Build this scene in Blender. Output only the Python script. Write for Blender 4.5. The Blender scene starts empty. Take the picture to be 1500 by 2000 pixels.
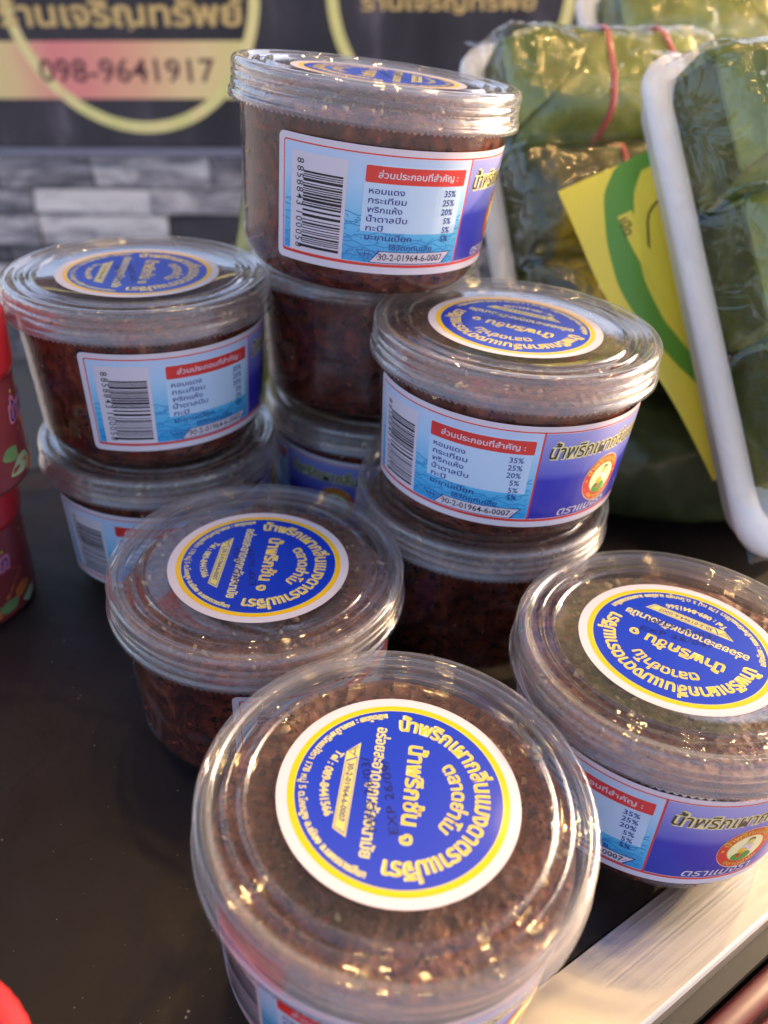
import bpy, math, random
from mathutils import Vector, Matrix, Quaternion
random.seed(7)
MM = 0.001
C = bpy.context.scene.collection
scn = bpy.context.scene
R = math.radians

# ------------------------------------------------------------ camera
PITCH, ROLL, CAMH = 33.36, 4.24, 228.75
cam = bpy.data.cameras.new('camera')
camo = bpy.data.objects.new('camera', cam); C.objects.link(camo)
cam.sensor_fit = 'VERTICAL'; cam.sensor_height = 36; cam.sensor_width = 27; cam.lens = 27.71
cam.clip_start = 0.005; cam.clip_end = 400
fw = Vector((0, math.cos(R(PITCH)), -math.sin(R(PITCH))))
r0 = Vector((1, 0, 0)); u0 = r0.cross(fw)
rr = r0*math.cos(R(ROLL)) + u0*math.sin(R(ROLL))
uu = -r0*math.sin(R(ROLL)) + u0*math.cos(R(ROLL))
m = Matrix((rr, uu, -fw)).transposed().to_4x4(); m.translation = Vector((0, 0, CAMH*MM))
camo.matrix_world = m
cam.dof.use_dof = True; cam.dof.focus_distance = 0.232; cam.dof.aperture_fstop = 8.5
cam.dof.aperture_blades = 0
scn.camera = camo

# ------------------------------------------------------------ light
SUN_EL, SUN_AZ = 12.0, 61.0          # azimuth measured clockwise from +Y
world = bpy.data.worlds.new('World'); scn.world = world; world.use_nodes = True
wn = world.node_tree; bg = wn.nodes['Background']
sky = wn.nodes.new('ShaderNodeTexSky'); sky.sky_type = 'NISHITA'; sky.sun_disc = False
sky.sun_elevation = R(SUN_EL); sky.sun_rotation = R(SUN_AZ)
sky.air_density = 1.0; sky.dust_density = 5.0; sky.ozone_density = 1.0
wb = wn.nodes.new('ShaderNodeMix'); wb.data_type = 'RGBA'; wb.blend_type = 'MULTIPLY'; wb.inputs[0].default_value = 1; wb.inputs[7].default_value = (.97, .955, 1.09, 1)
wn.links.new(sky.outputs[0], wb.inputs[6]); wn.links.new(wb.outputs[2], bg.inputs[0]); bg.inputs[1].default_value = 0.15
sd = bpy.data.lights.new('sun', 'SUN'); sd.energy = 2.6; sd.angle = R(0.5); sd.color = (1.0, 0.68, 0.34)
so = bpy.data.objects.new('sun', sd); C.objects.link(so)
sdir = Vector((math.sin(R(SUN_AZ))*math.cos(R(SUN_EL)), math.cos(R(SUN_AZ))*math.cos(R(SUN_EL)), math.sin(R(SUN_EL))))
so.rotation_euler = sdir.to_track_quat('Z', 'Y').to_euler()
so.location = sdir*2
scn.view_settings.view_transform = 'Standard'; scn.view_settings.look = 'None'
scn.view_settings.exposure = 1.78; scn.view_settings.gamma = 1
cy = scn.cycles
cy.max_bounces = 22; cy.transmission_bounces = 18; cy.transparent_max_bounces = 24; cy.glossy_bounces = 6
cy.diffuse_bounces = 4; cy.use_denoising = True; cy.sample_clamp_indirect = 6.0; cy.blur_glossy = 0.1

# ------------------------------------------------------------ materials
def lin(c):
    if isinstance(c, str):
        c = [int(c[i:i+2], 16)/255 for i in (0, 2, 4)]
        c = [x/12.92 if x < .04045 else ((x+.055)/1.055)**2.4 for x in c]
    return (c[0], c[1], c[2], 1)
def mat(name, col=(.5, .5, .5), rough=.5, **kw):
    mt = bpy.data.materials.new(name); mt.use_nodes = True
    p = mt.node_tree.nodes['Principled BSDF']
    p.inputs['Base Color'].default_value = lin(col); p.inputs['Roughness'].default_value = rough
    for k, v in kw.items():
        p.inputs[k.replace('_', ' ')].default_value = v
    return mt
class NT:
    def __init__(s, mt): s.m = mt; s.t = mt.node_tree; s.p = s.t.nodes.get('Principled BSDF')
    def n(s, ty, **kw):
        nd = s.t.nodes.new(ty)
        for k, v in kw.items():
            if k.startswith('i_'):
                key = k[2:]
                key = int(key) if key.isdigit() else key.replace('_', ' ')
                nd.inputs[key].default_value = v
            else: setattr(nd, k, v)
        return nd
    def l(s, a, b): s.t.links.new(a, b)
    def coord(s, scale=(1, 1, 1), kind='Object', loc=(0, 0, 0), rot=(0, 0, 0)):
        tc = s.n('ShaderNodeTexCoord'); mp = s.n('ShaderNodeMapping')
        mp.inputs['Scale'].default_value = scale; mp.inputs['Location'].default_value = loc; mp.inputs['Rotation'].default_value = rot
        s.l(tc.outputs[kind], mp.inputs[0]); return mp.outputs[0]
    def noise(s, vec, scale, detail=4, rough=.55, dist=0):
        nd = s.n('ShaderNodeTexNoise'); nd.inputs['Scale'].default_value = scale; nd.inputs['Detail'].default_value = detail
        nd.inputs['Roughness'].default_value = rough; nd.inputs['Distortion'].default_value = dist
        if vec is not None: s.l(vec, nd.inputs['Vector'])
        return nd.outputs['Fac']
    def ramp(s, fac, stops, interp='LINEAR'):
        nd = s.n('ShaderNodeValToRGB'); nd.color_ramp.interpolation = interp
        e = nd.color_ramp.elements
        while len(e) < len(stops): e.new(.5)
        for el, (pos, col) in zip(e, stops):
            el.position = pos; el.color = lin(col)
        s.l(fac, nd.inputs[0]); return nd.outputs[0]
    def bump(s, h, strength=.3, dist=.0005, nrm=None):
        b = s.n('ShaderNodeBump'); b.inputs['Strength'].default_value = strength; b.inputs['Distance'].default_value = dist
        s.l(h, b.inputs['Height'])
        if nrm is not None: s.l(nrm, b.inputs['Normal'])
        return b.outputs[0]
    def mix(s, fac, a, b):
        nd = s.n('ShaderNodeMix', data_type='RGBA')
        for inp, v in ((nd.inputs[0], fac), (nd.inputs[6], a), (nd.inputs[7], b)):
            if hasattr(v, 'links') or isinstance(v, bpy.types.NodeSocket): s.l(v, inp)
            else: inp.default_value = lin(v) if not isinstance(v, (int, float)) else v
        return nd.outputs[2]
    def math(s, op, a, b=0.):
        nd = s.n('ShaderNodeMath', operation=op)
        for i, v in ((0, a), (1, b)):
            if isinstance(v, bpy.types.NodeSocket): s.l(v, nd.inputs[i])
            else: nd.inputs[i].default_value = v
        return nd.outputs[0]

def thin_clear(name, tint=(1, 1, 1), rough=.05, base=.05, top=.75, power=4., bumpscale=None, bstr=.3, bdist=.0006, milk=0.):
    mt = bpy.data.materials.new(name); mt.use_nodes = True
    n = NT(mt); t = n.t
    t.nodes.remove(n.p)
    out = t.nodes['Material Output']
    tr = n.n('ShaderNodeBsdfTransparent'); tr.inputs[0].default_value = lin(tint)
    gl = n.n('ShaderNodeBsdfGlossy'); gl.inputs[0].default_value = (1, 1, 1, 1); gl.inputs['Roughness'].default_value = rough
    sm_ = n.ramp(n.noise(n.coord(), 38, 5, .7, .8), [(.50, (rough, rough, rough)), (.68, (rough*4, rough*4, rough*4))]); n.l(sm_, gl.inputs['Roughness'])
    lw = n.n('ShaderNodeLayerWeight'); lw.inputs[0].default_value = .5
    f = n.math('ADD', n.math('MULTIPLY', n.math('POWER', lw.outputs['Facing'], power), top), base)
    if bumpscale:
        v = n.coord()
        nr = n.bump(n.noise(v, bumpscale, 3, .6, .6), bstr, bdist)
        n.l(nr, gl.inputs['Normal'])
    mx = n.n('ShaderNodeMixShader'); n.l(f, mx.inputs[0]); n.l(tr.outputs[0], mx.inputs[1]); n.l(gl.outputs[0], mx.inputs[2])
    last = mx.outputs[0]
    if milk:
        df = n.n('ShaderNodeBsdfDiffuse'); df.inputs[0].default_value = (.75, .74, .76, 1)
        m2 = n.n('ShaderNodeMixShader'); m2.inputs[0].default_value = milk
        n.l(last, m2.inputs[1]); n.l(df.outputs[0], m2.inputs[2]); last = m2.outputs[0]
    n.l(last, out.inputs[0]); return mt
M_lid = thin_clear('clear_lid_plastic', (.985, .98, .985), .03, .05, .85, 2.8, 60, .12, .0006, .03)
# part of the light takes the bent path through the solid plastic
n = NT(M_lid); out = n.t.nodes['Material Output']; last = out.inputs[0].links[0].from_socket
gs = n.n('ShaderNodeBsdfGlass'); gs.inputs['Roughness'].default_value = .04; gs.inputs['IOR'].default_value = 1.4
mx = n.n('ShaderNodeMixShader'); mx.inputs[0].default_value = .10
# moulded rim is thicker; milky white mixed in for sky light it gathers
tc = n.n('ShaderNodeTexCoord'); sp = n.n('ShaderNodeVectorMath', operation='MULTIPLY'); sp.inputs[1].default_value = (1, 1, 0)
n.l(tc.outputs['Object'], sp.inputs[0]); ln = n.n('ShaderNodeVectorMath', operation='LENGTH'); n.l(sp.outputs[0], ln.inputs[0])
mk = [q for q in n.t.nodes if q.type == 'MIX_SHADER' and q.inputs[0].default_value < .04 and not q.inputs[0].is_linked][0]
mr = n.n('ShaderNodeMapRange'); n.l(ln.outputs[1], mr.inputs[0])
mr.inputs[1].default_value = .0425; mr.inputs[2].default_value = .0462; mr.inputs[3].default_value = .016; mr.inputs[4].default_value = .075
sc_ = n.math('MULTIPLY', n.ramp(n.noise(n.coord(), 1800, 3, .75), [(.60, (0, 0, 0)), (.70, (1, 1, 1))]), .10)
n.l(n.math('ADD', mr.outputs[0], sc_), mk.inputs[0])
n.l(last, mx.inputs[1]); n.l(gs.outputs[0], mx.inputs[2]); n.l(mx.outputs[0], out.inputs[0])
M_body = thin_clear('clear_tub_plastic', (.97, .97, .97), .05, .04, .5, 4.5, 45, .5, .0012, .012)
n = NT(M_body); mk = [q for q in n.t.nodes if q.type == 'MIX_SHADER' and not q.inputs[0].is_linked][0]
n.l(n.math('MULTIPLY', n.ramp(n.noise(n.coord(), 52, 4, .6, 1.5), [(.52, (.06, .06, .06)), (.66, (1, 1, 1))]), .05), mk.inputs[0])
M_film = thin_clear('cling_film', (.98, .98, .97), .05, .055, .6, 2.8, 52, 1.0, .0045, 0)

# chilli paste
M_paste = mat('chilli_paste', (.1, .03, .015), .38)
n = NT(M_paste); v = n.coord()
big = n.noise(v, 150, 6, .72, .8); fine = n.noise(v, 700, 4, .7)
vor = n.n('ShaderNodeTexVoronoi'); vor.inputs['Scale'].default_value = 330; n.l(v, vor.inputs['Vector'])
c1 = n.ramp(big, [(.26, (.045, .012, .007)), (.44, (.16, .050, .023)), (.58, (.31, .11, .048)), (.76, (.50, .24, .09))])
c2 = n.ramp(vor.outputs['Color'], [(0, (.045, .012, .007)), (.5, (.14, .05, .022)), (.80, (.26, .045, .018)), (.93, (.46, .27, .11))], 'CONSTANT')
sel = n.ramp(n.noise(v, 420, 3, .6), [(.52, (0, 0, 0)), (.60, (1, 1, 1))])
n.l(n.mix(sel, c1, c2), n.p.inputs['Base Color'])
n.l(n.bump(fine, 1.0, .0009, n.bump(vor.outputs['Distance'], .8, .0016)), n.p.inputs['Normal'])
M_oily = mat('oily_chilli_paste', (.05, .012, .006), .22); n = NT(M_oily); v = n.coord()
vo = n.n('ShaderNodeTexVoronoi'); vo.inputs['Scale'].default_value = 240; n.l(v, vo.inputs['Vector'])
ba = n.ramp(n.noise(v, 55, 6, .66, 2.2), [(.28, (.018, .004, .003)), (.46, (.075, .014, .008)), (.62, (.17, .036, .015)), (.78, (.34, .11, .035))])
cb = n.ramp(vo.outputs['Color'], [(0, (.025, .006, .004)), (.6, (.07, .016, .008)), (.86, (.20, .030, .014)), (.96, (.36, .18, .06))], 'CONSTANT')
n.l(n.mix(n.ramp(n.noise(v, 300, 3, .6), [(.55, (0, 0, 0)), (.62, (1, 1, 1))]), ba, cb), n.p.inputs['Base Color'])
n.l(n.bump(n.noise(v, 380, 4, .7), .6, .0006), n.p.inputs['Normal'])
M_garlic = mat('garlic_bit', (.62, .43, .19), .4); M_chili = mat('chilli_flake', (.30, .03, .012), .35); M_herb = mat('dark_bit', (.02, .012, .008), .4)

# printing inks
def ink(name, col, rough=.32, coat=.25):
    mt = mat(name, col, rough); mt.node_tree.nodes['Principled BSDF'].inputs['Coat Weight'].default_value = coat
    mt.node_tree.nodes['Principled BSDF'].inputs['Coat Roughness'].default_value = .12
    return mt
I_white = ink('paper_white', 'D8D0DA'); I_yellow = ink('ink_yellow', 'F2C000'); I_blue = ink('ink_blue', '0036BE')
I_gold = ink('ink_gold', 'E2C43C'); I_pale = ink('ink_pale_gold', 'E9E2A0'); I_black = ink('ink_black', '14121A')
I_red = ink('ink_red', 'D8352E'); I_navy = ink('ink_navy', '1A2A86'); I_teal = ink('ink_teal', '1F86C4')
I_box = ink('ink_panel_pale', 'BFD9F0'); I_olive = ink('ink_olive', '3C3A1A'); I_green = ink('ink_green', '3E9A3A')
I_cream = ink('ink_cream', 'F4F2B8'); I_stamp = ink('stamp_ink', '0B1350')
I_wgold = ink('ink_dull_gold', 'D8CE74')
def grad_ink(name, stops):
    mt = ink(name, 'FFFFFF'); n = NT(mt)
    tc = n.n('ShaderNodeUVMap'); sp = n.n('ShaderNodeSeparateXYZ'); n.l(tc.outputs[0], sp.inputs[0])
    n.l(n.ramp(sp.outputs[1], stops), n.p.inputs['Base Color']); return mt
I_sky = grad_ink('ink_light_blue_fade', [(0, '1F9EDC'), (.35, '62BEE8'), (.75, 'AFD3F0'), (1, 'BDD0EC')])
I_purp = grad_ink('ink_purple_fade', [(0, '2024A6'), (.46, '3036B4'), (.54, '6066C6'), (1, '969CDA')])

# ------------------------------------------------------------ mesh helpers
def obj(name, verts, faces, mats, parent=None, mi=None, smooth=False, uvs=None, scale=MM):
    me = bpy.data.meshes.new(name)
    me.from_pydata([(a*scale, b*scale, c*scale) for a, b, c in verts], [], faces)
    if not isinstance(mats, (list, tuple)): mats = [mats]
    for q in mats: me.materials.append(q)
    if mi: me.polygons.foreach_set('material_index', mi)
    if smooth: me.polygons.foreach_set('use_smooth', [True]*len(me.polygons))
    if uvs:
        ul = me.uv_layers.new(name='UVMap')
        for lp in me.loops: ul.data[lp.index].uv = uvs[lp.vertex_index]
    me.update()
    o = bpy.data.objects.new(name, me); C.objects.link(o)
    if parent: o.parent = parent
    return o
def tag(o, label, cat, group=None, kind=None):
    if label: o['label'] = label
    if cat: o['category'] = cat
    if group: o['group'] = group
    if kind: o['kind'] = kind
    return o
def empty(name, loc=(0, 0, 0), quat=None):
    o = bpy.data.objects.new(name, None); o.empty_display_size = .02
    C.objects.link(o); o.location = Vector(loc)*MM
    if quat is not None: o.rotation_mode = 'QUATERNION'; o.rotation_quaternion = quat
    return o
def lathe(prof, seg, closed=False, zf=None):
    V, F = [], []; k = len(prof)
    for i in range(seg):
        a = 2*math.pi*i/seg; ca, sa = math.cos(a), math.sin(a)
        for j, (r, z) in enumerate(prof):
            zz = z + (zf(i, j) if zf else 0)
            V.append((r*ca, r*sa, zz))
    for i in range(seg):
        n2 = (i+1) % seg
        for j in range(k if closed else k-1):
            j2 = (j+1) % k
            F.append((i*k+j, n2*k+j, n2*k+j2, i*k+j2))
    return V, F
def box(x0, x1, y0, y1, z0, z1):
    V = [(x, y, z) for z in (z0, z1) for y in (y0, y1) for x in (x0, x1)]
    return V, [(0, 2, 3, 1), (4, 5, 7, 6), (0, 1, 5, 4), (2, 6, 7, 3), (0, 4, 6, 2), (1, 3, 7, 5)]
def bevbox(x0, x1, y0, y1, z0, z1, b):
    # chamfered box
    V = []; 
    for (z, i) in ((z0, b), (z0+b, 0), (z1-b, 0), (z1, b)):
        V += [(x0+i, y0+i, z), (x1-i, y0+i, z), (x1-i, y1-i, z), (x0+i, y1-i, z)]
    F = [(3, 2, 1, 0), (12, 13, 14, 15)]
    for k in range(3):
        for j in range(4):
            F.append((k*4+j, k*4+(j+1) % 4, k*4+4+(j+1) % 4, k*4+4+j))
    return V, F

# ------------------------------------------------------------ lettering
_cache = {}
def glyphs(text, off=0., shear=0.):
    key = (text, off, shear)
    if key in _cache: return _cache[key]
    cu = bpy.data.curves.new('lettering', 'FONT'); cu.body = text; cu.resolution_u = 2; cu.offset = off; cu.shear = shear
    o = bpy.data.objects.new('lettering', cu); C.objects.link(o)
    dg = bpy.context.evaluated_depsgraph_get(); me = bpy.data.meshes.new_from_object(o.evaluated_get(dg))
    V = [(v.co.x, v.co.y) for v in me.vertices]; F = [tuple(p.vertices) for p in me.polygons]
    bpy.data.objects.remove(o); bpy.data.curves.remove(cu); bpy.data.meshes.remove(me)
    _cache[key] = (V, F); return V, F
class Print:
    """flat artwork in (u, v, layer) that is laid on a surface afterwards"""
    def __init__(s): s.V = []; s.F = []; s.M = []; s.mats = []; s.UV = []
    def mi(s, m):
        if m not in s.mats: s.mats.append(m)
        return s.mats.index(m)
    def add(s, V, F, m, layer, uv=None):
        b = len(s.V); k = s.mi(m)
        s.V += [(x, y, layer) for x, y in V]; s.UV += uv or [(0, 0)]*len(V)
        s.F += [tuple(i+b for i in f) for f in F]; s.M += [k]*len(F)
    def rect(s, u0, u1, v0, v1, m, layer, step=1.6, skew=0., vstep=5., rad=0.):
        nu = max(1, int((u1-u0)/step)); nv = max(1, int(math.ceil((v1-v0)/vstep)))
        V, F, uv = [], [], []
        for j in range(nv+1):
            for i in range(nu+1):
                x = u0+(u1-u0)*i/nu; y = v0+(v1-v0)*j/nv
                V.append((x+skew*(y-v0), y)); uv.append((i/nu, j/nv))
        for j in range(nv):
            for i in range(nu):
                a = j*(nu+1)+i; F.append((a, a+1, a+nu+2, a+nu+1))
        s.add(V, F, m, layer, uv)
    def rrect(s, u0, u1, v0, v1, r, m, layer, step=1.6):
        V, F = [], []
        us = [u0+r*(1-math.cos(a*math.pi/10)) for a in range(5)]
        k = max(2, int((u1-u0-2*r)/step)); us += [u0+r+(u1-u0-2*r)*i/k for i in range(k+1)]
        us += [u1-r*(1-math.cos(a*math.pi/10)) for a in range(4, -1, -1)]
        for x in us:
            d = max(0, r-(x-u0), r-(u1-x)); ins = r-math.sqrt(max(0, r*r-d*d))
            for t in (0, .08, .3, .5, .7, .92, 1): V.append((x, v0+ins+(v1-v0-2*ins)*t))
        for i in range(len(us)-1):
            for j in range(6): F.append((i*7+j, i*7+7+j, i*7+8+j, i*7+j+1))
        s.add(V, F, m, layer)
    def disc(s, cx, cyy, r0_, r1_, m, layer, seg=48, sx=1., a0=0, a1=2*math.pi):
        V, F = [], []; rs = [r0_+(r1_-r0_)*k/4 for k in range(5)]
        for i in range(seg+1):
            a = a0+(a1-a0)*i/seg
            for r in rs: V.append((cx+sx*r*math.cos(a), cyy+r*math.sin(a)))
        for i in range(seg):
            for j in range(4): F.append((i*5+j, i*5+j+1, i*5+6+j, i*5+5+j))
        s.add(V, F, m, layer)
    def line(s, pts, w, m, layer):
        V, F = [], []
        for i, p in enumerate(pts):
            a = pts[max(0, i-1)]; b = pts[min(len(pts)-1, i+1)]
            dx, dy = b[0]-a[0], b[1]-a[1]; L = math.hypot(dx, dy) or 1
            V += [(p[0]-dy/L*w/2, p[1]+dx/L*w/2), (p[0]+dy/L*w/2, p[1]-dx/L*w/2)]
        for i in range(len(pts)-1): F.append((2*i, 2*i+1, 2*i+3, 2*i+2))
        s.add(V, F, m, layer)
    def poly(s, pts, m, layer): s.add(pts, [tuple(range(len(pts)))], m, layer)
    def text(s, t, m, layer, h, width=None, at=(0, 0), align='C', off=.02, shear=0., warp=None, rot=0., ref=None):
        V, F = glyphs(t, off, shear)
        x0 = min(x for x, y in V); x1 = max(x for x, y in V)
        if ref is None: ref = .70
        sy = h/ref; sx = sy if width is None else width/(x1-x0)
        xm = {'C': (x0+x1)/2, 'L': x0, 'R': x1}[align]
        out = []
        cr, sr = math.cos(rot), math.sin(rot)
        for x, y in V:
            x = (x-xm)*sx; y = y*sy
            if warp: x, y = warp(x, y)
            else: x, y = at[0]+x*cr-y*sr, at[1]+x*sr+y*cr
            out.append((x, y))
        s.add(out, F, m, layer)

# ------------------------------------------------------------ tub pieces (z = 0 at the base, lid top at 65)
HT = 65.1
def body_r(z):   # outer radius of the tub wall at height z
    P = [(0, 36.5), (1.2, 38.0), (3, 40.4), (6, 42.7), (8.5, 43.6), (10, 43.9), (50, 45.9), (64, 46.1)]
    for (za, ra), (zb, rb) in zip(P, P[1:]):
        if z <= zb: return ra+(rb-ra)*(z-za)/(zb-za)
    return P[-1][1]
zs = [0, .5, 1.2, 2, 3, 4.5, 6, 8, 10, 12, 14, 17, 20, 26, 32, 40, 50, 60, 63]
prof = [(0.01, 1.6), (20, 1.5), (33, 1.4), (34.5, .9), (35.4, 0)]+[(body_r(z), z) for z in zs]+[(45.2, 63.2), (45.0, 61)]
body_mesh = lathe(prof, 96)
def make_lid():
    out = [(0.01, -.75), (12, -.75), (24, -.75), (36.3, -.75), (36.8, -.6), (37.1, .15), (37.5, .40), (37.9, .38), (38.2, .1), (38.5, -.55), (41.2, -.6), (41.6, -.15), (41.9, .05), (42.2, -.1), (42.5, -.6),
           (44.6, -.55), (45.1, -.3), (45.5, .35), (46.0, .62), (47.4, .70), (48.2, .45), (48.8, -.1), (49.15, -.9), (49.25, -2.6), (49.15, -2.9), (48.5, -3.1), (48.45, -3.5), (49.1, -3.75), (49.2, -5.2),
           (49.1, -5.45), (48.55, -5.6), (48.5, -6.0), (49.15, -6.2), (49.3, -8.3), (49.3, -8.8), (49.75, -9.0), (50.0, -9.5), (50.0, -11.4)]
    inn = [(49.3, -11.4), (49.0, -10.2), (48.2, -9.2), (47.9, -8.0), (47.4, -7.0), (47.3, -4.0), (47.5, -2.2), (47.2, -1.0), (46.6, -.45), (45.6, -.5), (45.0, -.9), (44.2, -1.45),
           (43.2, -1.5), (38.5, -1.45), (37.8, -.95), (37.0, -1.35), (36.2, -1.7), (24, -1.7), (12, -1.7), (0.01, -1.7)]
    pr = out+inn; no = len(out)
    tz = lambda i, j: (.9 if (i % 2 and no-1 <= j <= no) else 0)
    V, F = lathe([(r, z) for r, z in pr], 300, False, tz)
    return V, F
lid_mesh = make_lid()
def paste_mesh(seed):
    rnd = random.Random(seed)
    seg = 72; V = []; F = []; mi = []
    import mathutils.noise as nz
    sd = Vector((seed*3.1, seed*1.7, 0))
    rings = []
    for z in (1.9, 2.4, 3.4, 5, 7, 10, 14, 20, 28, 36, 44, 50, 54.5): rings.append((body_r(z)-.75, z, 0))
    for r in (44.6, 43, 40, 36.5, 33, 29, 25, 20, 15, 10, 5): rings.append((r, 56.3, 1))
    V.append((0, 0, 1.9))
    for (r, z, top) in rings:
        for i in range(seg):
            a = 2*math.pi*i/seg; x, y = r*math.cos(a), r*math.sin(a)
            if top:
                h = nz.noise(Vector((x, y, 0))*.09+sd)*2.2+nz.noise(Vector((x, y, 0))*.35+sd)*.9
                V.append((x, y, z+h*min(1, (46-r)/4+.35)))
            else: V.append((x, y, z))
    V.append((0, 0, 56.3))
    for k in range(len(rings)-1):
        for i in range(seg):
            a = 1+k*seg+i; b = 1+k*seg+(i+1) % seg
            F.append((a, b, b+seg, a+seg))
    for i in range(seg):
        F.append((0, 1+(i+1) % seg, 1+i)); e = 1+(len(rings)-1)*seg; F.append((e+i, e+(i+1) % seg, len(V)-1))
    mi += [4 if f[0] < 1+12*seg and max(f) < 1+14*seg else 0 for f in F]
    def chip(c, sx, sy, sz, k):
        b = len(V); q = Quaternion((rnd.random()-.5, rnd.random()-.5, rnd.random()-.5, rnd.random()-.5)).normalized()
        pts = [(1, 0, 0), (-1, .1, 0), (0, 1, .1), (.1, -1, 0), (0, 0, 1), (0, .1, -1), (.7, .7, .3), (-.7, .6, -.2), (-.6, -.7, .3), (.7, -.6, -.3)]
        for p in pts:
            w = q @ Vector((p[0]*sx, p[1]*sy, p[2]*sz))*(.8+.4*rnd.random()); V.append((c[0]+w.x, c[1]+w.y, c[2]+w.z))
        for t in ((4, 0, 6), (4, 6, 2), (4, 2, 7), (4, 7, 1), (4, 1, 8), (4, 8, 3), (4, 3, 9), (4, 9, 0), (5, 6, 0), (5, 2, 6), (5, 7, 2), (5, 1, 7), (5, 8, 1), (5, 3, 8), (5, 9, 3), (5, 0, 9)):
            F.append(tuple(i+b for i in t)); mi.append(k)
    for _ in range(260):
        a = rnd.random()*6.283; r = 44*math.sqrt(rnd.random())
        k = rnd.choice((1, 2, 2, 3, 0, 0)); s_ = rnd.uniform(.4, 1.4) if k != 1 else rnd.uniform(.6, 1.9)
        chip((r*math.cos(a), r*math.sin(a), 56.5+rnd.uniform(-.2, .7)), s_, s_*rnd.uniform(.5, 1), s_*.45, k)
    for _ in range(70):     # bits pressed against the wall
        a = rnd.random()*6.283; z = rnd.uniform(3, 54); r = body_r(z)-1.1
        k = rnd.choice((1, 2, 2, 3, 2, 0)); s_ = rnd.uniform(.4, 1.3)
        chip((r*math.cos(a), r*math.sin(a), z), s_*.5, s_, s_, k)
    return V, F, mi

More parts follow.
